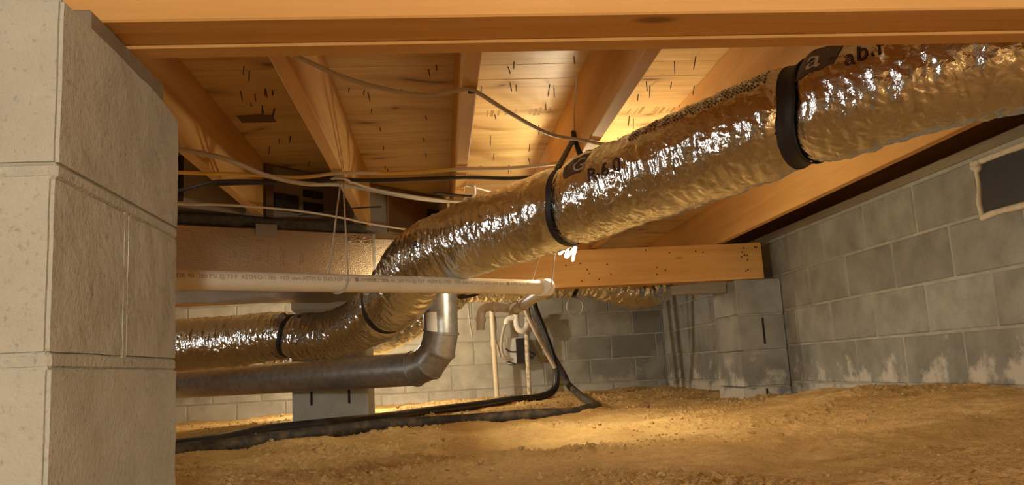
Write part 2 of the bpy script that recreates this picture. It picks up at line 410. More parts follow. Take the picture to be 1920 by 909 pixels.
# ------------------------------------------------------------------ setting: subfloor (ceiling)
ceil = add('ceiling', None, kind='structure')
PZ = 0.88
def sheet(x0, x1, y0, y1, dz=0.0):
    span('plywood_sheet', (x0+0.001, y0+0.0016, PZ+dz), (x1-0.001, y1-0.0016, PZ+0.018+dz), 'plywood', 0.0008, ceil)
for x0, x1 in ((-3.2, -1.1), (-1.1, 0.088), (0.088, 2.1)):
    sheet(x0, x1, -2.6, -0.19); sheet(x0, x1, -0.19, 1.03); sheet(x0, x1, 1.03, 2.257)
    if x0 < 0: sheet(x0, x1, 2.257, 3.476)
    else: sheet(x0, x1, 2.257, 2.379, 0.0006); sheet(x0, x1, 2.379, 3.476)
    sheet(x0, x1, 3.476, 4.695); sheet(x0, x1, 4.695, 5.915); sheet(x0, x1, 5.915, 7.2)
NAILS = [  # x, y on the plywood, length, tilt x, tilt y
    (0.228, 2.275, 0.028, -0.2, -0.08), (0.242, 2.234, 0.028, 0.12, 0.1), (0.244, 2.408, 0.036, -0.12, -0.17), (0.265, 2.428, 0.028, 0.04, -0.2),
    (0.156, 2.431, 0.036, 0.07, 0.18), (0.372, 2.431, 0.045, 0.22, 0.03), (0.39, 2.465, 0.036, 0.0, 0.24), (0.412, 2.203, 0.028, -0.07, 0.26),
    (0.463, 2.205, 0.036, -0.04, 0.23), (0.382, 2.619, 0.028, 0.03, -0.16), (0.216, 2.72, 0.028, -0.16, -0.2), (0.387, 2.857, 0.045, 0.01, 0.3),
    (0.216, 2.975, 0.045, 0.03, 0.3), (0.38, 3.107, 0.036, 0.15, 0.14), (0.246, 3.233, 0.036, 0.14, -0.09), (0.399, 3.328, 0.036, -0.17, 0.15),
    (0.323, 3.424, 0.045, 0.12, 0.09), (0.201, 3.427, 0.028, -0.0, 0.25), (0.724, 2.259, 0.045, 0.01, 0.18), (0.777, 2.221, 0.045, 0.19, 0.24),
    (0.68, 2.426, 0.036, -0.07, 0.14), (0.702, 2.466, 0.045, 0.11, -0.01), (0.764, 2.431, 0.028, 0.22, 0.19), (0.683, 2.545, 0.028, 0.19, 0.07),
    (0.858, 2.666, 0.036, -0.1, 0.27), (0.706, 2.777, 0.045, 0.17, 0.04), (0.729, 2.811, 0.045, 0.08, 0.05), (0.723, 3.047, 0.036, 0.12, -0.01),
    (0.852, 2.476, 0.036, 0.22, 0.07), (-0.249, 2.42, 0.022, 0.14, -0.1), (-0.206, 2.446, 0.022, 0.2, -0.19), (-0.197, 2.462, 0.038, -0.2, 0.04),
    (-0.092, 2.443, 0.022, -0.11, -0.16), (-0.049, 2.472, 0.022, 0.13, -0.22), (-0.005, 2.28, 0.03, -0.13, -0.17), (0.017, 2.248, 0.022, -0.04, 0.13),
    (-0.023, 2.715, 0.022, -0.22, -0.08), (-0.199, 2.628, 0.022, 0.09, -0.25), (-0.188, 2.836, 0.022, -0.24, 0.14), (-0.035, 2.984, 0.022, -0.06, -0.22),
    (-0.192, 3.08, 0.022, 0.12, 0.01), (-0.032, 3.204, 0.022, -0.06, -0.27), (-0.207, 3.378, 0.022, -0.17, -0.28), (-0.514, 2.915, 0.03, 0.22, 0.08),
    (-0.498, 2.41, 0.038, -0.19, -0.1), (-0.481, 2.428, 0.022, -0.1, 0.03), (-0.539, 2.56, 0.038, 0.12, 0.24), (-0.508, 2.597, 0.03, 0.18, 0.12),
    (-0.501, 3.265, 0.03, 0.23, -0.24), (-0.2, 3.426, 0.038, -0.09, -0.24), (-0.519, 2.228, 0.03, 0.14, 0.27), (-0.512, 2.264, 0.038, 0.04, -0.06),
    (-0.575, 2.428, 0.038, -0.09, 0.22), (-0.54, 2.457, 0.03, -0.12, 0.06), (-0.499, 2.411, 0.03, 0.08, 0.12), (-0.48, 2.425, 0.022, 0.09, -0.15),
    (-0.57, 2.536, 0.022, -0.17, -0.24), (-0.541, 2.564, 0.038, -0.13, 0.25), (-0.511, 2.599, 0.038, 0.22, 0.3), (-0.513, 2.906, 0.022, 0.11, -0.26),
    (-0.56, 2.943, 0.022, 0.05, 0.07), (-0.613, 3.034, 0.038, 0.1, -0.15)
]
nv, nf = tube_arrays(np.array([[0, 0, 0], [0, 0, -0.75], [0, 0, -0.95], [0, 0, -1.0]]), [1, 1, 0.6, 0.05], 6)
nail_mesh = {}
for k, (x, y, L, tx, ty) in enumerate(NAILS):
    key = round(L, 3)
    if key not in nail_mesh:
        V = nv.copy(); V[:, :2] *= 0.0016; V[:, 2] *= L; V[:, 2] += 0.004
        me = np_mesh('nail', V, nf); me.materials.append(MATS['nail_steel']); nail_mesh[key] = me
    o = add('nail', nail_mesh[key], None, ceil, (x, y, PZ)); o.rotation_euler = (ty, tx, 0)
def stamp(x0, y0, n, w, seed):
    r = random.Random(seed); bm = bmesh.new(); x = x0
    for _ in range(n):
        bw = r.choice((0.004, 0.006, 0.011)); bh = r.uniform(0.04, 0.085)
        if r.random() < 0.75: box_bm(bm, (bw, bh, 0.0004), (x, y0+r.uniform(-0.008, 0.008), PZ-0.0003))
        x += bw+r.choice((0.006, 0.012, 0.02))
    add('printed_stamp', bm_mesh('printed_stamp', bm), 'ink_faint', ceil, label='faint dark printed grade stamp on the plywood')
plain('ink_faded_wood', (0.16, 0.085, 0.035), 0.7)
plain('ink_faint', (0.42, 0.26, 0.09), 0.7)
span('printed_stamp', (-0.645, 2.66, PZ-0.0007), (-0.53, 2.74, PZ-0.0002), 'ink_faded_wood', 0.0, ceil, label='dark brown stamped block on the plywood')
stamp(0.19, 2.70, 9, 0, 3); stamp(0.34, 2.70, 4, 0, 5); stamp(0.60, 2.72, 14, 0, 8)

# ------------------------------------------------------------------ setting: block walls
bmesh_cache = {}
def block_mesh(L, D, Hh, mat, key):
    k = (round(L, 4), round(D, 4), round(Hh, 4), mat, key)
    if k not in bmesh_cache:
        bm = bmesh.new(); box_bm(bm, (L, D, Hh), bevel=0.005, seg=1)
        rr = random.Random(hash(key) & 255)
        for v in bm.verts: v.co += Vector((rr.uniform(-1, 1), rr.uniform(-1, 1), rr.uniform(-1, 1)))*0.0012
        me = bm_mesh('concrete_block', bm); me.materials.append(MATS[mat]); bmesh_cache[k] = me
    return bmesh_cache[k]
COURSES = [-0.35, -0.1475, 0.055, 0.2525, 0.455, 0.6575]
J = 0.010
wr = span('wall_right', (1.9345, -2.6, -0.42), (2.14, 7.2, 0.668), 'mortar', 0.0, kind='structure')
def put(wall, axis, c, a0, a1, z0, z1, mat, tone=0.0, face=0.0, d=0.05, name='concrete_block'):
    a0 += J/2; a1 -= J/2; z0 += J/2; z1 -= J/2
    if a1-a0 < 0.02: return
    key = random.randint(0, 3)
    if axis == 'Y':  # wall plane X = c, blocks run along Y
        me = block_mesh(d, a1-a0, z1-z0, mat, key); loc = (c+d/2+face, (a0+a1)/2, (z0+z1)/2)
    else:
        me = block_mesh(a1-a0, d, z1-z0, mat, key); loc = ((a0+a1)/2, c+d/2+face, (z0+z1)/2)
    o = add(name, me, None, wall)
    o.matrix_parent_inverse = Matrix.Translation(-wall.location); o.location = loc
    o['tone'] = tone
    return o
DY = 0.4015
for ci in range(5):
    z0, z1 = COURSES[ci], COURSES[ci+1]
    ph = 3.497 if ci in (2, 0) else 3.497+DY/2
    if ci == 4: ph = 3.497
    ya = ph-5*DY
    while ya < 6.98:
        a0, a1 = ya, min(ya+DY, 6.99); ya += DY
        if a1 < 0.2: continue
        if ci == 4 and 2.0 < (a0+a1)/2 < 2.66:      # opening of the foundation vent
            continue
        if 4.46 < a0 and a1 < 4.84: continue
        tone = random.choice((0, 0, 0.05, 0.1, 0.2, 0.3))
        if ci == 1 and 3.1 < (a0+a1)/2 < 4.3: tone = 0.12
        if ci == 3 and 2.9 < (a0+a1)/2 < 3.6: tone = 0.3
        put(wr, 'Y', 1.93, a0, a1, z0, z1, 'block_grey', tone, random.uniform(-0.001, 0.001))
# pieces left and right of the vent opening in the top course
put(wr, 'Y', 1.93, 1.8905, 2.205, 0.455, 0.6575, 'block_grey', 0.1)
wb = span('wall_back', (-3.2, 7.0045, -0.42), (1.93, 7.2, 0.70), 'mortar', 0.0, kind='structure')
DX = 0.395
for ci in range(5):
    z0, z1 = COURSES[ci], COURSES[ci+1]
    xa = (1.66 if ci in (1, 3) else 1.46) - 12*DX
    while xa < 1.93:
        a0, a1 = max(xa, -3.1), min(xa+DX, 1.925); xa += DX
        if a1-a0 < 0.03: continue
        xc = (a0+a1)/2
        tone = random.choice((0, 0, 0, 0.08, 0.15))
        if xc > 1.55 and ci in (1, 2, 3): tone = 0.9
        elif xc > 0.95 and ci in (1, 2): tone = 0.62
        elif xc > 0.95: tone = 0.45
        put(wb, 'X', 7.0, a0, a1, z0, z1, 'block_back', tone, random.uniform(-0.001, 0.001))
span('wall_left', (-3.3, -2.6, -0.42), (-3.2, 7.2, 0.88), 'shell', 0.0, kind='structure')
span('wall_front', (-3.2, -2.7, -0.42), (2.1, -2.6, 0.88), 'shell', 0.0, kind='structure')
# sill plate and rim joist on top of the right wall, sill on the back wall
wood('grey_wood_y', 'Y', (0.34, 0.28, 0.19), (0.2, 0.16, 0.11))
span('trim_1', (1.925, -2.5, 0.6685), (2.065, 7.0, 0.706), 'grey_wood_y', 0.002, kind='structure')
span('trim_2', (2.03, -2.5, 0.7065), (2.068, 7.0, 0.879), 'dark_wood', 0.002, kind='structure')

# ------------------------------------------------------------------ girders, joists
def girder(name, label, x0, x1, y0, z0, z1, plies, lift=None):
    g = thing(name, label, 'beam', ((x0+x1)/2, y0, z0))
    for k in range(plies):
        dz = (lift or [0]*plies)[k]
        o = span('ply_board', (x0, y0+k*0.040, z0+dz), (x1, y0+k*0.040+0.0385, z1), 'pine_x', 0.0025)
        o.parent = g; o.location = Vector(o.location)-g.location
    return g
gn = girder('girder', 'three-ply pine girder crossing the top of the view, resting on the near block pier', -1.7, 1.90, 0.985, 0.45, 0.648, 3, [0, 0.0015, -0.0015])
gf = girder('girder', 'pine girder beyond the hanging lamp, its end seated on the block pilaster', -2.6, 1.835, 4.45, 0.436, 0.643, 3)
# nail heads and knots on the far girder face
bm = bmesh.new()
rr = random.Random(4)
for k in range(26):
    x = rr.uniform(0.6, 1.82); z = rr.uniform(0.455, 0.625)
    if rr.random() < 0.35: x = rr.choice((1.74, 1.80))+rr.uniform(-0.01, 0.01)
    bmesh.ops.create_cone(bm, cap_ends=True, segments=8, radius1=0.0045, radius2=0.0045, depth=0.004, matrix=Matrix.Translation((x, 4.4495, z)) @ Matrix.Rotation(math.pi/2, 4, 'X'))
me = bm_mesh('nail_head', bm)
o = add('nail_head', me, 'nail_steel', gf, kind='stuff'); o.matrix_parent_inverse = Matrix.Translation(-gf.location)
JX = [(-0.711, 3.20, 'floor joist next to the near block pier, ending at the dark cabinet'),
      (-0.325, 3.56, 'floor joist carrying the twine loop of the white pipe'),
      (0.070, 4.02, 'floor joist with the stapled grey cable, edge of the bright plywood bay'),
      (0.451, 6.95, 'floor joist between the two bright plywood bays, above the hanging lamp'),
      (0.858, 6.95, 'brightly lit floor joist above the wide strap on the silver duct'),
      (1.592, 6.95, 'last floor joist beside the block wall, its long side lit bright orange')]
jm = {}
for x, y1, lab in JX:
    y0 = -1.6
    if y1 not in jm:
        bm = bmesh.new(); box_bm(bm, (0.037, y1-y0, 0.229), bevel=0.0025); jm[y1] = bm_mesh('floor_joist', bm)
    add('floor_joist', jm[y1], 'pine_y', None, (x+0.0185, (y0+y1)/2, 0.7650), lab, 'joist', 'floor joists under the plywood')

# ------------------------------------------------------------------ near pier
def rough_block(size, seed, cut=None):
    bm = bmesh.new()
    box_bm(bm, size, bevel=0.004, seg=2)
    bmesh.ops.subdivide_edges(bm, edges=[e for e in bm.edges if e.calc_length() > 0.05], cuts=14, use_grid_fill=True)
    for v in bm.verts:
        c = v.co
        p = perlin(np.array([c.x*22+seed, c.x*70+seed]), np.array([c.y*22, c.y*70]), np.array([c.z*22, c.z*70]))
        v.co = c+v.normal*float(p[0]*0.0022+p[1]*0.0012)
        if cut: cut(v)
    return bm_mesh('concrete_block', bm)
pier = thing('block_pier', 'pale concrete block pier standing close by under the near girder', 'pier', (-0.59, 1.055, -0.25))
def pier_block(x0, x1, y0, y1, z0, z1, seed, cut=None):
    c = Vector(((x0+x1)/2, (y0+y1)/2, (z0+z1)/2))
    o = add('concrete_block', rough_block((x1-x0, y1-y0, z1-z0), seed, cut), 'block_pale', pier)
    o.location = c-pier.location; return o
PX0, PX1, PY0, PY1 = -0.79, -0.390, 0.86, 1.252
def chip(v):   # worn far upper corner of the top block
    c = v.co
    if c.z > 0.05 and c.y > 0.05 and c.x > 0.0:
        v.co.z -= 0.10*max(0, c.y-0.09)
pier_block(PX0, PX1, PY0, PY1, 0.236, 0.4215, 1, chip)
pier_block(PX0+0.003, PX1-0.002, PY0-0.003, PY0+0.193, 0.040, 0.225, 2)
pier_block(PX0+0.003, PX1-0.001, PY0+0.197, PY1, 0.040, 0.225, 3)
pier_block(PX0, PX1+0.001, PY0-0.004, PY1, -0.156, 0.029, 4)
pier_block(PX0, PX1, PY0, PY1, -0.36, -0.167, 5)
bm = bmesh.new()
for z in (0.0345, 0.2305, -0.1615):
    vs = box_bm(bm, (PX1-PX0-0.001, PY1-PY0-0.001, 0.018), ((PX0+PX1)/2, (PY0+PY1)/2, z), bevel=0.004)
vs = box_bm(bm, (PX1-PX0-0.003, 0.012, 0.19), ((PX0+PX1)/2, PY0+0.195, 0.1325))
o = add('mortar_joint', bm_mesh('mortar_joint', bm), 'mortar_pale', pier); o.matrix_parent_inverse = Matrix.Translation(-pier.location)
span('wood_shim', (-0.80, 0.945, 0.4225), (-0.396, 1.20, 0.4475), 'grey_wood', 0.002, label='thin brown wood shim packed between the near pier and girder', cat='shim')

# pilaster and middle pier
pil = thing('block_pilaster', 'grey block pilaster against the right block wall carrying the far girder end', 'pilaster', (1.79, 4.65, -0.25))
def pput(t, x0, x1, y0, y1, z0, z1, mat, tone=0.0, groove=None):
    L = Vector((x1-x0, y1-y0, z1-z0)); c = Vector(((x0+x1)/2, (y0+y1)/2, (z0+z1)/2))
    bm = bmesh.new(); box_bm(bm, L, bevel=0.004)
    o = add('concrete_block', bm_mesh('concrete_block', bm), mat, t, c-t.location); o['tone'] = tone
    for gx, g0, g1 in groove or []:
        g = box('kerf_slot', (0.012, 0.003, g1-g0), 'dark_void', Vector((gx, y0-0.0006, (g0+g1)/2))-c, 0.0008, o)
    return o
zz = [0.434, 0.232, 0.030, -0.168, -0.36]
for k in range(4):
    gr = [(1.80, 0.07, 0.215)] if k == 1 else ([(1.785, -0.30, -0.175)] if k == 3 else None)
    pput(pil, 1.66-0.004*k, 1.926, 4.45, 4.84, zz[k+1]+0.008, zz[k], 'block_grey', [0.12, 0.22, 0.1, 0.2][k], gr)
bm = bmesh.new(); box_bm(bm, (0.25, 0.375, 0.78), (1.797, 4.646, 0.03))
o = add('mortar_joint', bm_mesh('mortar_joint', bm), 'mortar', pil); o.matrix_parent_inverse = Matrix.Translation(-pil.location)
mp = thing('block_pier', 'pale block pier with two slots standing behind the grey metal pipe', 'pier', (-0.59, 4.6, -0.25))
zz = [0.428, 0.365, 0.17, -0.03, -0.235, -0.42]
for k in range(5):
    gr = [(-0.686, -0.125, -0.036), (-0.492, -0.125, -0.036)] if k == 3 else None
    pput(mp, -0.785, -0.392, 4.40, 4.79, zz[k+1]+0.008, zz[k], 'block_pale', 0.0, gr)
bm = bmesh.new(); box_bm(bm, (0.38, 0.378, 0.84), (-0.5885, 4.595, 0.005))
o = add('mortar_joint', bm_mesh('mortar_joint', bm), 'mortar_pale', mp); o.matrix_parent_inverse = Matrix.Translation(-mp.location)
span('bearing_board', (1.33, 4.575, 0.375), (1.655, 4.615, 0.432), 'grey_wood', 0.002, label='short grey board under the far girder beside the pilaster', cat='board')

# ------------------------------------------------------------------ flexible ducts
def duct_surface(pts, seed, step=0.0045, squeeze=(), amp=1.0):
    """centre line with radius -> function that gives surface points"""
    P = smooth_path(pts, step)
    C, R = P[:, :3].copy(), P[:, 3].copy()
    for _ in range(3): C[1:-1] = (C[:-2]+2*C[1:-1]+C[2:])/4
    s = np.concatenate([[0], np.cumsum(np.linalg.norm(np.diff(C, axis=0), axis=1))])
    T = np.gradient(C, axis=0); T /= np.linalg.norm(T, axis=1)[:, None]
    up = np.array([0, 0, 1.0]); N = up-T*(T@up)[:, None]; N /= np.linalg.norm(N, axis=1)[:, None]
    B = np.cross(N, T)      # points to the camera side when the duct runs left to right
    def at(sv, th, off=0.0):
        sv, th = np.asarray(sv, float), np.asarray(th, float)
        g = lambda A: np.stack([np.interp(sv, s, A[:, q]) for q in range(3)], -1)
        c, n, b = g(C), g(N), g(B); r = np.interp(sv, s, R)
        ct, st = np.cos(th), np.sin(th)
        sh = sv+0.035*np.sin(th)+0.012*perlin(sv*9, ct*1.5+seed, st*1.5)
        w = 0.0060*perlin(sh*38, ct*1.3+seed, st*1.3)
        w = w+0.0055*(0.35-np.abs(perlin(sh*52, ct*1.9+seed+5, st*1.9)))
        k = np.abs(perlin(sv*46+5*ct, ct*4.5+seed, st*4.5)); w = w+0.0048*(0.3-k)
        k2 = np.abs(perlin(sv*125, ct*14+seed+9, st*14)); w = w+0.0013*(0.3-k2)+0.0026*(0.3-np.abs(perlin(sh*84+2*ct, ct*3.2+seed+2, st*3.2)))
        w = w+0.006*perlin(sv*7, ct*1.2+seed, st*1.2)
        calm = np.ones_like(sv)
        for q, _d in squeeze: calm = calm*(1-0.9*np.exp(-((sv-q-0.045*np.minimum(0, ct))/0.034)**4))
        for q, depth in squeeze: r = r-depth*np.exp(-((sv-q-0.045*np.minimum(0, ct))/0.035)**2)
        rr_ = r+amp*w*calm+off
        return c+rr_[..., None]*(ct[..., None]*n+st[..., None]*b)
    return at, s[-1], s, C
def duct_body(name, at, L, parent, s0=0.0, s1=None, seg=160, step=0.0032, mat='foil'):
    s1 = L if s1 is None else s1
    sv = np.linspace(s0, s1, int((s1-s0)/step)); th = np.linspace(0, 2*np.pi, seg, endpoint=False)
    SS, TT = np.meshgrid(sv, th, indexing='ij'); V = at(SS, TT).reshape(-1, 3); n = len(sv)
    a, b = np.meshgrid(np.arange(n-1), np.arange(seg), indexing='ij'); b2 = (b+1) % seg
    F = np.stack([a*seg+b, a*seg+b2, (a+1)*seg+b2, (a+1)*seg+b], -1).reshape(-1, 4)
    return add(name, np_mesh(name, V, F), mat, parent)
def duct_strap(at, s0, width, th0, th1, off, parent, label, cat='strap', slant=0.0, name='duct_strap'):
    th = np.linspace(th0, th1, 90); us = np.linspace(-0.5, 0.5, 5)
    UU, TT = np.meshgrid(us, th, indexing='ij')
    SL = s0+0.045*np.minimum(0, np.cos(TT))
    P0 = at(SL+UU*width, TT, off); P1 = at(SL+UU*width, TT, off-0.0025)
    # keep the webbing taut: average the wrinkles out along the band
    def relax(A):
        for _ in range(6): A[:, 1:-1] = (A[:, :-2]+2*A[:, 1:-1]+A[:, 2:])/4
        return A
    V = np.concatenate([relax(P0).reshape(-1, 3), relax(P1).reshape(-1, 3)]); nU, nT = 5, 90
    a, b = np.meshgrid(np.arange(nU-1), np.arange(nT-1), indexing='ij')
    q = np.stack([a*nT+b, a*nT+b+1, (a+1)*nT+b+1, (a+1)*nT+b], -1).reshape(-1, 4)
    F = [q, q[:, ::-1]+nU*nT]
    for row in (0, nU-1):
        bb = np.arange(nT-1); e = np.stack([row*nT+bb, row*nT+bb+1, nU*nT+row*nT+bb+1, nU*nT+row*nT+bb], -1); F.append(e)
    return add(name, np_mesh(name, V, np.vstack(F)), 'webbing', parent, label=label, cat=cat, group='black straps around the ducts' if label else None)
def duct_text(at, s, th, txt, size, parent, R=0.115, slant=0.0, mat='ink'):
    V, F = text_arrays(txt, size)
    SV = s+V[:, 0]+slant*V[:, 1]; TH = th+V[:, 1]/R
    W = at(SV, TH, 0.0024)
    return add('lettering', np_mesh('lettering', W, F), mat, parent)

DUCT = [(-1.55, 4.02, .195, .120), (-1.0, 3.90, .200, .118), (-.715, 3.75, .208, .104), (-.463, 3.52, .185, .101), (-.27, 3.25, .235, .104),
        (-.150, 3.00, .300, .116), (-.050, 2.80, .392, .117), (.119, 2.55, .422, .114), (.316, 2.283, .438, .115), (.53, 2.00, .470, .115),
        (.749, 1.711, .505, .116), (.96, 1.44, .528, .116), (1.16, 1.29, .53, .116), (1.45, 1.25, .53, .116)]
SQ = [(0.988, 0.010), (1.756, 0.012), (2.851, 0.012), (3.563, 0.016)]
duct_at, dL, dS, dC = duct_surface(DUCT, 3.0, squeeze=SQ)
duct = thing('flexible_duct', 'long silver foil flexible duct running across under the joists, bound with dark straps', 'duct', (0.316, 2.283, 0.438))
db = duct_body('foil_jacket', duct_at, dL, duct); db.matrix_parent_inverse = Matrix.Translation(-duct.location)
LETTER = [(3.003, 4.677, 'R-6.0', 0.052), (2.947, 5.061, 'G', 0.06), (3.611, 5.131, 'a', 0.08), (3.659, 5.131, '.', 0.08), (3.691, 4.922, 'ab.f', 0.05), (2.227, 4.643, 'R.', 0.036), (1.06, 5.62, 'ab', 0.04)]
plain('ink_pale', (0.50, 0.44, 0.36), 0.4)
def duct_patch(name, s0, th0, ds, dth, mat, off, lean=0.0, n=14):
    a_, b_ = np.meshgrid(np.linspace(0, 1, n), np.linspace(0, 1, n), indexing='ij')
    bulge = 0.25*np.sin(b_*np.pi)
    W = duct_at(s0+ds*(a_-bulge*(1-a_))+lean*b_, th0+dth*b_, off).reshape(-1, 3)
    i_, j_ = np.meshgrid(np.arange(n-1), np.arange(n-1), indexing='ij')
    o = add(name, np_mesh(name, W, np.stack([i_*n+j_, i_*n+j_+1, (i_+1)*n+j_+1, (i_+1)*n+j_], -1).reshape(-1, 4)), mat, duct)
    o.matrix_parent_inverse = Matrix.Translation(-duct.location); return o
duct_patch('printed_badge', 3.587, 5.061, 0.085, 0.75, 'ink_faded', 0.0012, 0.03)
duct_patch('printed_badge', 2.915, 5.027, 0.060, 0.55, 'ink_faded', 0.0012, 0.02)
# faded printed grid along the top of the jacket
GV, GF = [], []
for q in range(46):
    for r_ in range(5):
        s_, t_ = 3.13+q*0.0085, 5.28+r_*0.085
        if (q*7+r_*3) % 11 == 0: continue
        P4 = duct_at(np.array([s_, s_+0.0055, s_+0.0055, s_]), np.array([t_, t_, t_+0.05, t_+0.05]), 0.0015)
        GF.append([len(GV)+k_ for k_ in range(4)]); GV += list(P4)
o = add('printed_grid', np_mesh('printed_grid', np.array(GV), np.array(GF)), 'ink_faded', duct, kind='stuff'); o.matrix_parent_inverse = Matrix.Translation(-duct.location)
for s, th, txt, size in LETTER:
    o = duct_text(duct_at, s, th, txt, size, duct, mat='ink_pale' if txt in ('a', 'G') else 'ink'); o.matrix_parent_inverse = Matrix.Translation(-duct.location)
pi = math.pi
duct_strap(duct_at, 3.563, 0.042, 0.6, 2*pi+0.58, 0.007, None, 'broad black strap around the silver duct nearest the near girder', slant=0.01)
duct_strap(duct_at, 1.756, 0.026, 0.6, 2*pi+0.58, 0.005, None, 'black strap around the silver duct at the foot of its drop, behind the white pipe')
duct_strap(duct_at, 0.988, 0.020, 0.6, 2*pi+0.58, 0.005, None, 'black strap around the low silver duct next to the near pier')
# strap 2 wraps under the duct and rises to a nail on the joist
st = thing('hanger_strap', 'black hanging strap looped under the silver duct and nailed to the joist above', 'strap', (0.445, 2.47, 0.715))
o = duct_strap(duct_at, 2.851, 0.020, 0.7, 5.75, 0.007, st, None, None, slant=0.01, name='webbing_loop'); o.matrix_parent_inverse = Matrix.Translation(-st.location)
pa = duct_at(np.array([2.851]), np.array([0.72]), 0.006)[0]; pb = duct_at(np.array([2.851]), np.array([5.73]), 0.006)[0]
nl = np.array([0.446, 2.468, 0.718])
o = tube('webbing_tail', [pa, pa*0.45+nl*0.55+np.array([0, 0, -0.012]), nl], 0.010, 'webbing', st, 8, 0.02, flat=0.25); o.matrix_parent_inverse = Matrix.Translation(-st.location)
o = tube('webbing_tail', [pb, pb*0.5+nl*0.5+np.array([0.0, 0, 0.0]), nl], 0.010, 'webbing', st, 8, 0.02, flat=0.25); o.matrix_parent_inverse = Matrix.Translation(-st.location)
o = box('knot', (0.014, 0.016, 0.05), 'webbing', (-0.002, 0, 0.0), 0.004, st)
tube('twine', [(0.446, 2.47, 0.73), (0.440, 2.40, 0.80), (0.444, 2.36, 0.872)], 0.0022, 'twine', None, 6, label='thin twine rising from the strap nail up the joist side to the plywood', cat='twine')

# duct beyond the far girder, sagging between hangers
D2 = [(-0.30, 5.45, .55, .095), (0.2, 5.4, .555, .095), (.62, 5.35, .548, .095), (.93, 5.32, .552, .088), (1.10, 5.30, .52, .100), (1.30, 5.30, .480, .112), (1.45, 5.30, .500, .108), (1.58, 5.30, .57, .09), (1.75, 5.33, .66, .09)]
d2_at, L2, _, _ = duct_surface(D2, 21.0, amp=2.2)
d2 = duct_body('flexible_duct', d2_at, L2, None, seg=110, step=0.006)
d2['label'] = 'crumpled silver duct sagging below the far girder near the pilaster'; d2['category'] = 'duct'
# duct dropping behind the main one
D3 = [(-1.05, 5.25, .10, .10), (-.72, 5.12, .17, .10), (-.35, 5.0, .25, .10), (-.06, 4.98, .38, .10), (.12, 5.0, .52, .10)]
d3_at, L3, _, _ = duct_surface(D3, 33.0, amp=1.7)
d3 = duct_body('flexible_duct', d3_at, L3, None, seg=100, step=0.006)
d3['label'] = 'silver duct glimpsed behind the strapped duct, left of the metal pipe riser'; d3['category'] = 'duct'
duct_strap(d2_at, 1.235, 0.03, -0.6, 2*pi-0.62, 0.003, None, 'dark strap around the duct end under the far girder')

# ------------------------------------------------------------------ foil faced trunk, air handler
u = Vector((0.69, 0.38, 0)).normalized(); w = Vector((-u.y, u.x, 0)); ang = math.atan2(u.y, u.x)
T0 = Vector((-0.95, 3.03, 0))
def on_trunk(s, d, z): return T0+u*s+w*d+Vector((0, 0, z))
tr = thing('supply_plenum', 'foil-faced duct board trunk line with printed marks behind the white pipe', 'duct', on_trunk(0.2, 0.25, 0.35))
def tpart(name, s0, s1, d0, d1, z0, z1, mat, bevel=0.004, label=None):
    c = on_trunk((s0+s1)/2, (d0+d1)/2, (z0+z1)/2)
    o = box(name, (s1-s0, d1-d0, z1-z0), mat, c-tr.location, bevel, tr, ang)
    if label: o['label'] = label
    return o
tpart('board_body', -0.55, 0.785, 0.0, 0.50, 0.352, 0.597, 'foil_board', 0.006)
tpart('end_board', 0.80, 0.98, 0.10, 0.50, 0.36, 0.597, 'foil_board', 0.004)
tpart('seam_tape', 0.777, 0.787, -0.0012, 0.0, 0.355, 0.595, 'galvanised', 0.0)
tpart('foil_tape', 0.66, 0.775, -0.0012, 0.0, 0.555, 0.594, 'foil', 0.0, 'shiny foil tape')
tpart('hanger_tab', 0.29, 0.372, -0.004, 0.0, 0.565, 0.612, 'sheet_metal', 0.001, 'dark metal hanger tab')
# small printed rows on the face
rr = random.Random(9); bm = bmesh.new()
def dashes(s0, z0, n, vertical, size=0.006, rows=1):
    for r_ in range(rows):
        for q in range(n):
            if rr.random() < 0.15: continue
            ds, dz = (r_*size*1.5, q*size*1.1) if vertical else (q*size*1.1, r_*size*1.5)
            a, b = size*rr.uniform(0.5, 0.95), size*rr.uniform(0.5, 0.95)
            c = on_trunk(s0+ds, -0.0004, z0+dz)
            box_bm(bm, (a, 0.0008, b), c, rot=None)
for a in [(0.335, 0.452, 12, True, 0.005, 1), (0.385, 0.452, 9, True, 0.0075, 2), (0.465, 0.46, 6, True, 0.0075, 2), (0.285, 0.47, 5, False, 0.006, 2), (0.30, 0.405, 5, False, 0.006, 2),
          (0.335, 0.378, 4, True, 0.006, 1), (0.385, 0.378, 3, True, 0.0075, 2), (0.012, 0.572, 7, False, 0.0045, 2), (0.12, 0.568, 3, False, 0.005, 1), (0.18, 0.566, 3, False, 0.005, 1),
          (0.235, 0.558, 5, False, 0.005, 1), (0.30, 0.548, 4, False, 0.006, 1), (0.21, 0.48, 5, True, 0.005, 1), (0.26, 0.46, 6, True, 0.005, 1)]: dashes(*a)
bmesh.ops.recalc_face_normals(bm, faces=bm.faces[:])
# turn each dash to lie in the face: the marks were laid along X, rotate about their own spot
me = bm_mesh('printed_marks', bm)
V = np.array([v.co[:] for v in me.vertices]).reshape(-1, 8, 3)
c = V.mean(1, keepdims=True); D = V-c; ca, sa = math.cos(ang), math.sin(ang)
R2 = np.stack([D[..., 0]*ca-D[..., 1]*sa, D[..., 0]*sa+D[..., 1]*ca, D[..., 2]], -1)
me.vertices.foreach_set('co', (c+R2).astype(np.float32).ravel()); me.update()
o = add('printed_marks', me, 'ink_brown', tr, kind='stuff'); o.matrix_parent_inverse = Matrix.Translation(-tr.location)

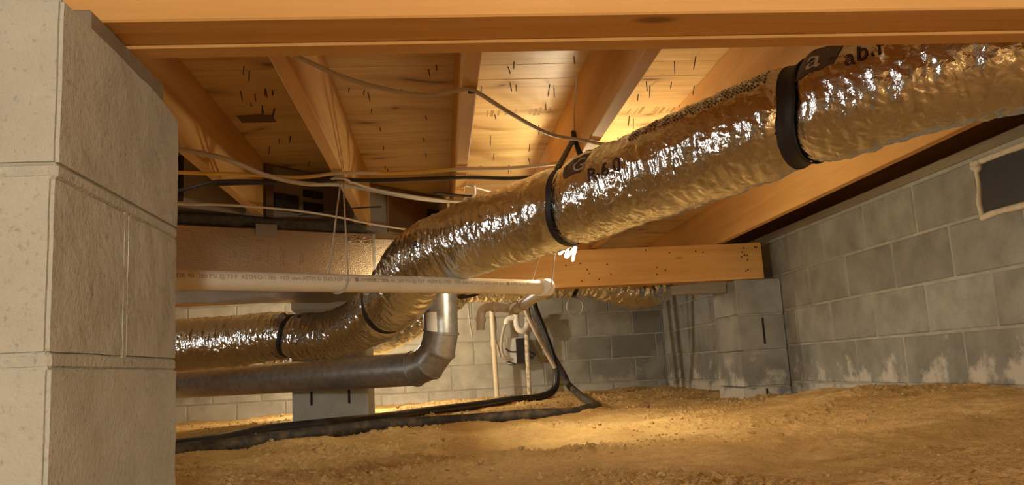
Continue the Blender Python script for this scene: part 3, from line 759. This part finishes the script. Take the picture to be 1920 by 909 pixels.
u2 = Vector((0.35, 0.37, 0)).normalized(); w2 = Vector((-u2.y, u2.x, 0)); ang2 = math.atan2(u2.y, u2.x); A0 = Vector((-0.675, 3.262, 0))
ah = thing('air_handler', 'dark sheet metal cabinet with square openings hung between the joists above the trunk', 'cabinet', A0+u2*0.3+w2*0.25+Vector((0, 0, 0.6)))
def apart(name, s0, s1, d0, d1, z0, z1, mat, bevel=0.002, parent=ah, label=None):
    cc = A0+u2*((s0+s1)/2)+w2*((d0+d1)/2)+Vector((0, 0, (z0+z1)/2))
    o = box(name, (s1-s0, d1-d0, z1-z0), mat, cc-ah.location, bevel, parent, ang2)
    if label: o['label'] = label
    return o
apart('cabinet_body', -0.75, 1.08, 0.012, 0.5, 0.655, 0.876, 'sheet_metal')
for s0, s1, z0, z1 in ((0.046, 0.164, 0.692, 0.763), (0.19, 0.289, 0.766, 0.797), (0.19, 0.289, 0.700, 0.745), (-0.42, -0.35, 0.675, 0.845)):
    apart('opening', s0, s1, 0.004, 0.0125, z0, z1, 'dark_void', 0.001, label='dark square opening')
apart('face_panel', 0.0, 0.035, 0.0, 0.012, 0.655, 0.872, 'dark_wood')
apart('face_panel', 0.50, 0.56, 0.0, 0.012, 0.655, 0.872, 'sheet_metal')
apart('face_panel', 0.66, 0.92, 0.0, 0.012, 0.66, 0.85, 'foil_board', label='pale foil-faced panel')
apart('cable_box', 0.93, 1.05, -0.01, 0.012, 0.66, 0.80, 'dark_void')
# dark glass-fibre blanket between trunk and joists
bs, bt = np.meshgrid(np.linspace(-0.54, 0.76, 260), np.linspace(0, 2*np.pi, 48, endpoint=False), indexing='ij')
sq = lambda a: np.sign(a)*np.abs(a)**0.45
fz = 1+0.22*perlin(bs*9, np.cos(bt), np.sin(bt))+0.10*perlin(bs*40, np.cos(bt)*4, np.sin(bt)*4)
bd = 0.075+0.055*sq(np.cos(bt))*fz; bz = 0.6225+0.0225*sq(np.sin(bt))*fz.clip(0.6, 1.15)
BV = np.stack([T0.x+u.x*bs+w.x*bd, T0.y+u.y*bs+w.y*bd, np.maximum(bz, 0.598)], -1).reshape(-1, 3)
a_, b_ = np.meshgrid(np.arange(259), np.arange(48), indexing='ij'); c_ = (b_+1) % 48
add('insulation_batt', np_mesh('insulation_batt', BV, np.stack([a_*48+b_, a_*48+c_, (a_+1)*48+c_, (a_+1)*48+b_], -1).reshape(-1, 4)), 'insulation', None, label='dark matted insulation lying on top of the foil trunk', cat='insulation')

# ------------------------------------------------------------------ white drain pipe with its hangers
PA, PB = np.array([-0.86, 1.85, 0.256]), np.array([0.396, 2.909, 0.287])
pdir = (PB-PA)/np.linalg.norm(PB-PA)
pv = thing('drain_pipe', 'long cream plastic drain pipe with printed line hanging across the middle', 'pipe', tuple(PB))
def rel(o, t): o.matrix_parent_inverse = Matrix.Translation(-t.location); return o
PR = 0.026
rel(tube('pipe', [PA, PB-pdir*0.03], PR, 'pvc', pv, 28, 0.05), pv)
rel(tube('elbow', [PB-pdir*0.055, PB-pdir*0.054, PB-pdir*0.004, PB], [PR+0.001, PR+0.005, PR+0.005, PR+0.002], 'pvc_white', pv, 28, smooth=False), pv)
away = np.array([0.12, 1.0, 0.06]); away /= np.linalg.norm(away)
Q0 = PB-pdir*0.012+np.array([0, 0.01, -0.004])
Q1 = np.array([0.410, 4.40, 0.324])
# print along the pipe
side = np.cross(pdir, np.array([0, 0, 1.0])); side /= np.linalg.norm(side); upv = np.cross(side, pdir)
def pipe_text(txt, s, size, th0=0.10):
    V, Fx = text_arrays(txt, size)
    th = th0+V[:, 1]/PR
    W = PA+pdir*(s+V[:, :1])+(PR+0.0005)*(np.cos(th)[:, None]*side+np.sin(th)[:, None]*upv)
    return rel(add('lettering', np_mesh('lettering', W, Fx), 'ink_print', pv), pv)
plain('ink_print', (0.33, 0.25, 0.16), 0.6)
LINE = 'PVC   SDR 40  280 PSI @ 73 F  ASTM-D-1785   NSF-dwv ASTM D 2665 NSF-pw   \u25A0 AMFLO 2" IPS'
pipe_text(LINE, 0.23, 0.0165); pipe_text(LINE, 0.84, 0.0165)
dp = thing('drain_branch', 'grey plastic drain branch with coupling running back to an elbow by the block wall', 'pipe', tuple(Q1))
rel(tube('pipe', [PB+np.array([0.0, 0.02, 0.0]), Q0+(Q1-Q0)*0.5, Q1], 0.024, 'pvc_grey', dp, 20, 0.05), dp)
rel(tube('coupling', [Q0+(Q1-Q0)*0.66, Q0+(Q1-Q0)*0.73], 0.0285, 'pvc_grey', dp, 20), dp)
rel(tube('hub', [Q1-np.array([0.01, 0.05, 0.0]), Q1+np.array([0, .03, .01])], 0.032, 'pvc_grey', dp, 20), dp)
dirty('pvc_tan', (0.60, 0.53, 0.43), (0.50, 0.41, 0.31), 0.55, 12)
rel(tube('cross_pipe', [Q1+np.array([0.02, .02, .01]), (0.375, 4.51, .340), (0.285, 4.62, .362), (0.245, 4.655, .352), (0.231, 4.665, .315), (0.226, 4.67, .235)], 0.0245, 'pvc_tan', dp, 20, 0.012), dp)
rel(tube('elbow_collar', [(0.322, 4.575, .354), (0.300, 4.602, .359)], 0.030, 'pvc_tan', dp, 20), dp)
rel(tube('elbow_collar', [(0.231, 4.665, .305), (0.229, 4.668, .283)], 0.029, 'pvc_tan', dp, 20), dp)
def sling(label, at_p, top, spread, r=0.0028):
    """twine looped round the pipe and up to a joist"""
    t = np.linspace(-0.1, math.pi+0.1, 16)
    lo = [at_p+(PR+0.003)*(np.cos(a)*side-np.sin(a)*upv)+pdir*spread*(0.5-q/15) for q, a in enumerate(t)]
    pts = [np.array(top)+np.array([0.004, 0, 0])]+lo+[np.array(top)-np.array([0.004, 0, 0])]
    C = np.array(pts)
    dense = []
    for a, b in zip(C[:-1], C[1:]):
        m = max(1, int(np.linalg.norm(b-a)/0.03)); dense += [a+(b-a)*k/m for k in range(m)]
    dense.append(C[-1])
    return add('pipe_sling', tube_mesh('pipe_sling', np.array(dense), r, 6), 'twine', None, label=label, cat='hanger', group='twine slings of the cream pipe')
p_at = lambda x: PA+pdir*((x-PA[0])/pdir[0])
sling('twine sling hanging the cream pipe from the joist in front of the foil trunk', p_at(-0.285), (-0.305, 2.66, 0.648), 0.03)
sling('twine sling holding the elbow end of the cream pipe under the lamp', p_at(0.362), (0.455, 2.90, 0.648), 0.05)

# ------------------------------------------------------------------ galvanised vent pipe
def galv():
    g = thing('metal_pipe', 'round galvanised metal pipe running low and turning up through a jointed elbow', 'pipe', (-0.02, 3.66, 0.0))
    d = np.array([0.80, -0.60, 0.0]); bot = np.array([0.0, 3.66, 0.185]); b = bot-d*0.155-np.array([0, 0, 0.155]); a = b-d*2.2-np.array([0, 0, 0.012]); r = 0.0765
    rel(tube('pipe_run', [a, b+d*0.014], r, 'galvanised', g, 40, 0.1), g)
    top = np.array([0.004, 3.66, 0.60])
    rel(tube('riser', [bot-np.array([0, 0, 0.014]), top], r, 'galvanised', g, 40, 0.1), g)
    m1, m2 = [b+d*0.155*math.sin(f_)+np.array([0, 0, 0.155*(1-math.cos(f_))]) for f_ in (pi/6, pi/3)]
    ring, _ = tube_arrays(np.array([b-d*0.15, b, m1, m2, bot, bot+np.array([0, 0, .15])]), r*np.array([1, 1.02, 1.035, 1.035, 1.02, 1]), 40, False)
    for q in (1, 2, 3):
        V = ring[q*40:(q+2)*40]; jj = np.arange(40); kk = (jj+1) % 40
        rel(add('elbow_gore', np_mesh('elbow_gore', V, np.stack([jj, kk, 40+kk, 40+jj], -1)), 'galvanised', g), g)
    C = [b-d*0.02, b, m1, m2, bot, bot+np.array([0, 0, .02])]
    Cc = np.array(C); Ta = np.gradient(Cc, axis=0); Ta /= np.linalg.norm(Ta, axis=1)[:, None]
    for q in (1, 2, 3, 4):
        rel(tube('seam_ring', [Cc[q]-Ta[q]*0.004, Cc[q]+Ta[q]*0.004], r*1.035+0.0035, 'galvanised', g, 40, 1.0, smooth=False), g)
    ga = np.linspace(-0.35, 0.35, 8); 
    V = []; 
    for z in (0.18, 0.27):
        for t in ga: V.append((0.0+ (r+0.001)*math.sin(t-0.55), 3.66-(r+0.001)*math.cos(t-0.55), z))
    Fx = [[k, k+1, 8+k+1, 8+k] for k in range(7)]
    rel(add('paper_label', np_mesh('paper_label', V, Fx), 'pvc_white', g, label='small worn white sticker'), g)
galv()

# ------------------------------------------------------------------ black line-set hoses on the sand
def gz(x, y, lift=0.0): return float(ground(np.array([x]), np.array([y]), False)[0])+lift
def hose(label, ground_pts, rise_pts, r, mat):
    pts = [(x, y, gz(x, y, r*0.75+l)) for x, y, l in ground_pts]+list(rise_pts)
    return tube('insulated_hose', pts, r, mat, None, 18, 0.02, label=label, cat='hose', group='black hoses on the sand')
hose('smooth black insulated hose lying further back, rising straight beside the electrical box',
     [(-1.75, 2.75, .012), (-1.02, 3.27, .012), (-.80, 3.80, .012), (-.36, 4.28, .012), (-.10, 4.80, .01), (.22, 5.32, .008), (.47, 5.78, .005), (.70, 6.05, 0.0)],
     [(.825, 6.17, -.165), (.856, 6.2, -.07), (.848, 6.2, .03), (.815, 6.2, .17), (.765, 6.2, .33), (.723, 6.2, .46), (.70, 6.2, .60)], 0.0265, 'black_foam')
h2 = hose('sand-caked black insulated hose lying in front, curling round and up the wall',
     [(-1.7, 2.36, .01), (-.93, 2.95, .01), (-.66, 3.20, .012), (-.31, 3.60, .016), (-.08, 3.74, .014), (.165, 3.86, .008), (.42, 3.86, .004), (.62, 3.95, .004), (.745, 4.12, .004), (.825, 4.42, .004), (.875, 4.85, .004), (.93, 5.5, .006)],
     [(.985, 6.10, -.185), (.955, 6.28, -.13), (.921, 6.3, -.046), (.847, 6.3, .101), (.775, 6.3, .289), (.722, 6.3, .457), (.70, 6.3, .60)], 0.026, 'black_foam_sandy')

# ------------------------------------------------------------------ things on the back wall
p = thing('water_pipe', 'slim cream plastic pipe with a coupling standing in the sand before the wall', 'pipe', (0.435, 6.8, -0.24))
rel(tube('pipe', [(0.438, 6.8, -0.26), (0.432, 6.8, 0.245)], 0.0205, 'pvc', p, 16, 0.2), p)
rel(tube('coupling', [(0.4325, 6.8, 0.20), (0.432, 6.8, 0.26)], 0.0245, 'pvc', p, 16, 0.2), p)
rel(tube('upper_pipe', [(0.432, 6.8, 0.245), (0.426, 6.8, 0.80)], 0.0205, 'pvc', p, 16, 0.2), p)
p = thing('trap_pipe', 'rusty speckled white pipe rising from the sand to a small white trap', 'pipe', (0.705, 6.78, -0.24))
rel(tube('stained_pipe', [(0.706, 6.78, -0.26), (0.705, 6.78, 0.10), (0.712, 6.78, 0.36)], 0.019, 'pvc_dirty', p, 16, 0.05), p)
rel(tube('trap_bend', [(0.712, 6.76, 0.40), (0.714, 6.74, 0.36), (0.695, 6.73, 0.325), (0.665, 6.72, 0.315), (0.635, 6.72, 0.335), (0.624, 6.72, 0.38), (0.624, 6.72, 0.47)], 0.026, 'pvc_white', p, 16, 0.012), p)
rel(tube('trap_outlet', [(0.714, 6.75, 0.36), (0.715, 6.75, 0.43)], 0.027, 'pvc_grey', p, 16, 0.02), p)
rel(tube('side_elbow', [(0.62, 6.72, 0.425), (0.575, 6.72, 0.425), (0.545, 6.72, 0.405), (0.54, 6.72, 0.375)], 0.024, 'pvc_white', p, 16, 0.012), p)
e = thing('electrical_box', 'grey electrical disconnect box with looping wires on the block wall', 'box', (0.61, 6.95, 0.16))
rel(span('enclosure', (0.545, 6.86, 0.05), (0.69, 6.9985, 0.268), 'box_grey', 0.006, e), e)
rel(span('side_cover', (0.622, 6.853, 0.052), (0.688, 6.862, 0.262), 'dark_void', 0.003, e), e)
rel(tube('cable_gland', [(0.69, 6.92, 0.135), (0.735, 6.91, 0.13), (0.775, 6.90, 0.105)], 0.026, 'cable_dark', e, 12, 0.02), e)
rel(tube('flexible_whip', [(0.56, 6.84, 0.10), (0.515, 6.82, 0.11), (0.492, 6.80, 0.20), (0.515, 6.79, 0.33), (0.545, 6.78, 0.40)], 0.0125, 'pvc_grey', e, 12, 0.015), e)
rel(tube('bracket', [(0.535, 6.852, 0.18), (0.57, 6.850, 0.155), (0.635, 6.848, 0.15)], 0.006, 'cable_dark', e, 8, 0.01), e)
rel(tube('bracket', [(0.535, 6.852, 0.075), (0.57, 6.850, 0.065), (0.61, 6.848, 0.05)], 0.006, 'cable_dark', e, 8, 0.01), e)
tube('wire', [(0.455, 6.994, 0.50), (0.462, 6.994, 0.38), (0.445, 6.994, 0.30), (0.475, 6.994, 0.21), (0.49, 6.994, 0.12)], 0.006, 'wire_white', None, 8, 0.02, label='pale twisted wire running down the wall beside the electrical box', cat='wire')
tube('wire', [(0.240, 6.995, 0.62), (0.245, 6.995, 0.45), (0.262, 6.995, 0.30)], 0.005, 'wire_white', None, 8, 0.02, label='straight white wire hanging on the wall behind the drain elbow', cat='wire')
a = np.linspace(0, 4*pi, 60)
tube('wire_coil', [(0.905+0.055*math.cos(t), 5.42+0.01*t/6, 0.395+0.062*math.sin(t)+0.004*t/6) for t in a]+[(0.945, 5.40, 0.46)], 0.0035, 'cable_grey', None, 6, smooth=False, label='small coil of thin wire hanging under the far girder', cat='wire')
tube('cable_end', [(0.12, 4.90, 0.447), (0.19, 4.9, 0.455), (0.235, 4.9, 0.466)], 0.010, 'cable_dark', None, 8, label='short black cable end beside the metal pipe riser', cat='cable')
for k, pts in enumerate([[(0.60, 5.9, .60), (.62, 5.95, .45), (.69, 6.0, .28), (.78, 6.10, .12), (.84, 6.12, 0.0)], [(0.64, 6.0, .60), (.66, 6.02, .42), (.70, 6.04, .25), (.70, 6.04, .17)]]):
    tube(['refrigerant_line', 'cable_tie'][k], pts, 0.016 if k == 0 else 0.006, 'cable_grey' if k == 0 else 'cable_dark', None, 10, 0.03,
         label=['grey tube running down beside the two rising black hoses', 'thin black tie dangling beside the rising black hoses'][k], cat=['tube', 'tie'][k])

# ------------------------------------------------------------------ cables under the joists
def cable(label, pts, r, mat, flat=1.0, name='cable'):
    return tube(name, pts, r, mat, None, 8, 0.02, label=label, cat='cable', flat=flat, group='cables strung under the joists')
zj = 0.6445
cable('pale grey cable sagging from joist to joist high up behind the near girder',
      [(-0.30, 1.54, .645), (-0.257, 1.587, .64), (-.187, 1.664, .63), (-.103, 1.74, .628), (-.01, 1.80, .632), (.075, 1.80, zj), (.105, 1.82, zj), (.201, 1.971, .637), (.319, 2.15, .636), (.43, 2.25, zj), (.50, 2.30, zj), (.62, 2.36, .655), (.74, 2.42, .70)], 0.0052, 'cable_grey')
staple = box('cable_staple', (0.014, 0.006, 0.012), 'nail_steel', (0.092, 1.812, 0.644), 0.001, label='staple holding the grey cable under the joist', cat='staple')
def striped():
    k = NT('cable_striped')
    n = k.noise(k.coord((1, 1, 1), rnd=False), 3.0, 2)
    k.set(k.ramp(n, [(0.47, (0.66, 0.55, 0.36)), (0.55, (0.76, 0.47, 0.06))]), 0.5)
striped()
cable('yellow and white cable stretched straight under the joists', [(-1.4, 2.25, .64), (-.77, 2.45, .638), (-.592, 2.487, .636), (-.426, 2.535, .632), (-.293, 2.541, .643), (-.109, 2.545, .638), (.094, 2.537, .643), (.247, 2.529, .639), (.40, 2.50, .643)], 0.0058, 'cable_striped')
cable('black cable running just behind the yellow cable', [(-.70, 2.62, .640), (-.364, 2.60, .634), (-.30, 2.61, .640), (-.198, 2.62, .635), (.096, 2.645, .641), (.257, 2.655, .635), (.40, 2.66, .642)], 0.0065, 'cable_dark')
cable('thick grey cable sagging from the near pier past the twine sling to the duct', [(-.95, 2.05, .64), (-.693, 2.204, .638), (-.589, 2.29, .632), (-.506, 2.458, .622), (-.414, 2.57, .620), (-.305, 2.672, .636), (-.158, 2.775, .625), (-.032, 2.884, .622), (.10, 2.99, .632), (.3, 3.1, .64)], 0.0075, 'cable_grey')
cable('thin white cable sloping low across the front of the foil trunk', [(-1.2, 2.55, .61), (-.856, 2.728, .603), (-.737, 2.75, .601), (-.641, 2.80, .602), (-.489, 2.914, .603), (-.357, 3.062, .602), (-.251, 3.23, .603), (-.088, 3.415, .604), (0.05, 3.55, .61)], 0.0042, 'cable_white')
cable('dark grey cable rising beside the near pier toward the yellow cable', [(-1.1, 2.60, .60), (-.827, 2.60, .616), (-.692, 2.56, .632), (-.57, 2.555, .630), (-.426, 2.58, .624)], 0.0055, 'cable_dark')
cable('cream cable looping from the twine joist to the next joist end', [(-.333, 2.600, .638), (-.298, 2.59, .638), (-.205, 2.69, .622), (-.031, 2.83, .616), (.10, 2.885, .612), (.138, 2.85, .625), (.135, 2.75, .640)], 0.0045, 'cable_white')
cable('short cream cable slanting over the bright plywood bay by the joist end', [(.105, 2.765, .642), (.178, 2.84, .640), (.287, 3.02, .636), (.42, 3.2, .640)], 0.0048, 'cable_white')
cable('dark cable just below the short cream cable', [(.0, 2.82, .63), (.1, 2.87, .628), (.255, 2.92, .63), (.40, 2.98, .64)], 0.0050, 'cable_dark')
cable('thin dark wire crossing the lower end of the twine joist', [(-.519, 3.091, .62), (-.357, 3.07, .634), (-.255, 3.05, .636), (-.204, 3.03, .632)], 0.0032, 'cable_dark')
bx = thing('junction_box', 'small blue plastic electrical box above the silver duct by the joist end', 'box', (0.16, 3.45, 0.71))
box('box_body', (0.06, 0.05, 0.06), 'blue_plastic', (0, 0, 0), 0.004, bx)
box('box_cover', (0.022, 0.004, 0.02), 'cable_dark', (0.012, -0.027, 0.014), 0.001, bx)

# ------------------------------------------------------------------ foundation vent in the right wall
vt = thing('foundation_vent', 'black panel closing a wall opening, edged with a bead of cream spray foam', 'vent', (1.93, 2.45, 0.54))
rel(span('cover_panel', (1.927, 2.21, 0.452), (1.95, 2.675, 0.634), 'vent_black', 0.002, vt), vt)
def bead(pts, r, n_):
    C = smooth_path(pts, 0.006)
    k = np.arange(len(C)); rr_ = r*(1+0.22*perlin(k*0.21, n_*3.1, 0.5)+0.12*perlin(k*0.5, n_*1.7, 2.5))
    rel(add('foam_bead', tube_mesh('foam_bead', C, rr_, 12), 'spray_foam', vt), vt)
bead([(1.930, 2.20, .640), (1.928, 2.40, .638), (1.930, 2.55, .641), (1.927, 2.690, .640)], 0.0115, 1)
bead([(1.928, 2.685, .645), (1.929, 2.680, .56), (1.927, 2.690, .50), (1.929, 2.685, .446)], 0.0105, 2)
bead([(1.929, 2.690, .444), (1.927, 2.60, .448), (1.930, 2.45, .445), (1.928, 2.20, .448)], 0.0120, 3)
bm = bmesh.new()
for q in range(7):
    bmesh.ops.create_icosphere(bm, subdivisions=2, radius=1, matrix=Matrix.Translation((1.924, 2.678+0.012*rr.uniform(-1, 1), 0.628+0.012*rr.uniform(-1, 1))) @ Matrix.Diagonal((0.014, 0.018, 0.014, 1)))
rel(add('foam_blob', bm_mesh('foam_blob', bm, True), 'spray_foam', vt), vt)
span('mortar_strip', (1.9285, 2.20, .648), (1.9345, 2.70, .668), 'mortar', 0.001, wr).matrix_parent_inverse = Matrix.Translation(-wr.location)

# ------------------------------------------------------------------ hanging work lamp
LP = Vector((0.492, 3.05, 0.441))
wl = thing('work_lamp', 'glowing spiral bulb hanging from the joist just behind the silver duct', 'lamp', LP)
ax = Vector((-0.82, 0.10, 0.50)).normalized(); e1 = ax.cross(Vector((0, 1, 0))).normalized(); e2 = ax.cross(e1)
hp = []
for q in range(90):
    t = q/89; a_ = t*2*pi*2.6
    hp.append(ax*(t*0.075-0.0375)+(e1*math.cos(a_)+e2*math.sin(a_))*(0.024))
add('spiral_tube', tube_mesh('spiral_tube', np.array([v[:] for v in hp]), 0.0048, 8), 'bulb_glow', wl)
add('bulb_base', tube_mesh('bulb_base', np.array([(ax*0.037)[:], (ax*0.042)[:], (ax*0.062)[:], (ax*0.085)[:], (ax*0.090)[:], (ax*0.125)[:]]), [0.034, 0.037, 0.037, 0.024, 0.020, 0.020], 20), 'pvc_white', wl)
add('cord', tube_mesh('cord', smooth_path([(ax*0.12)[:], (ax*0.15)[:], (-0.11, 0.03, 0.12), (-0.06, 0.05, 0.17), (-0.03, 0.05, 0.209)], 0.015), 0.004, 8), 'cable_dark', wl)
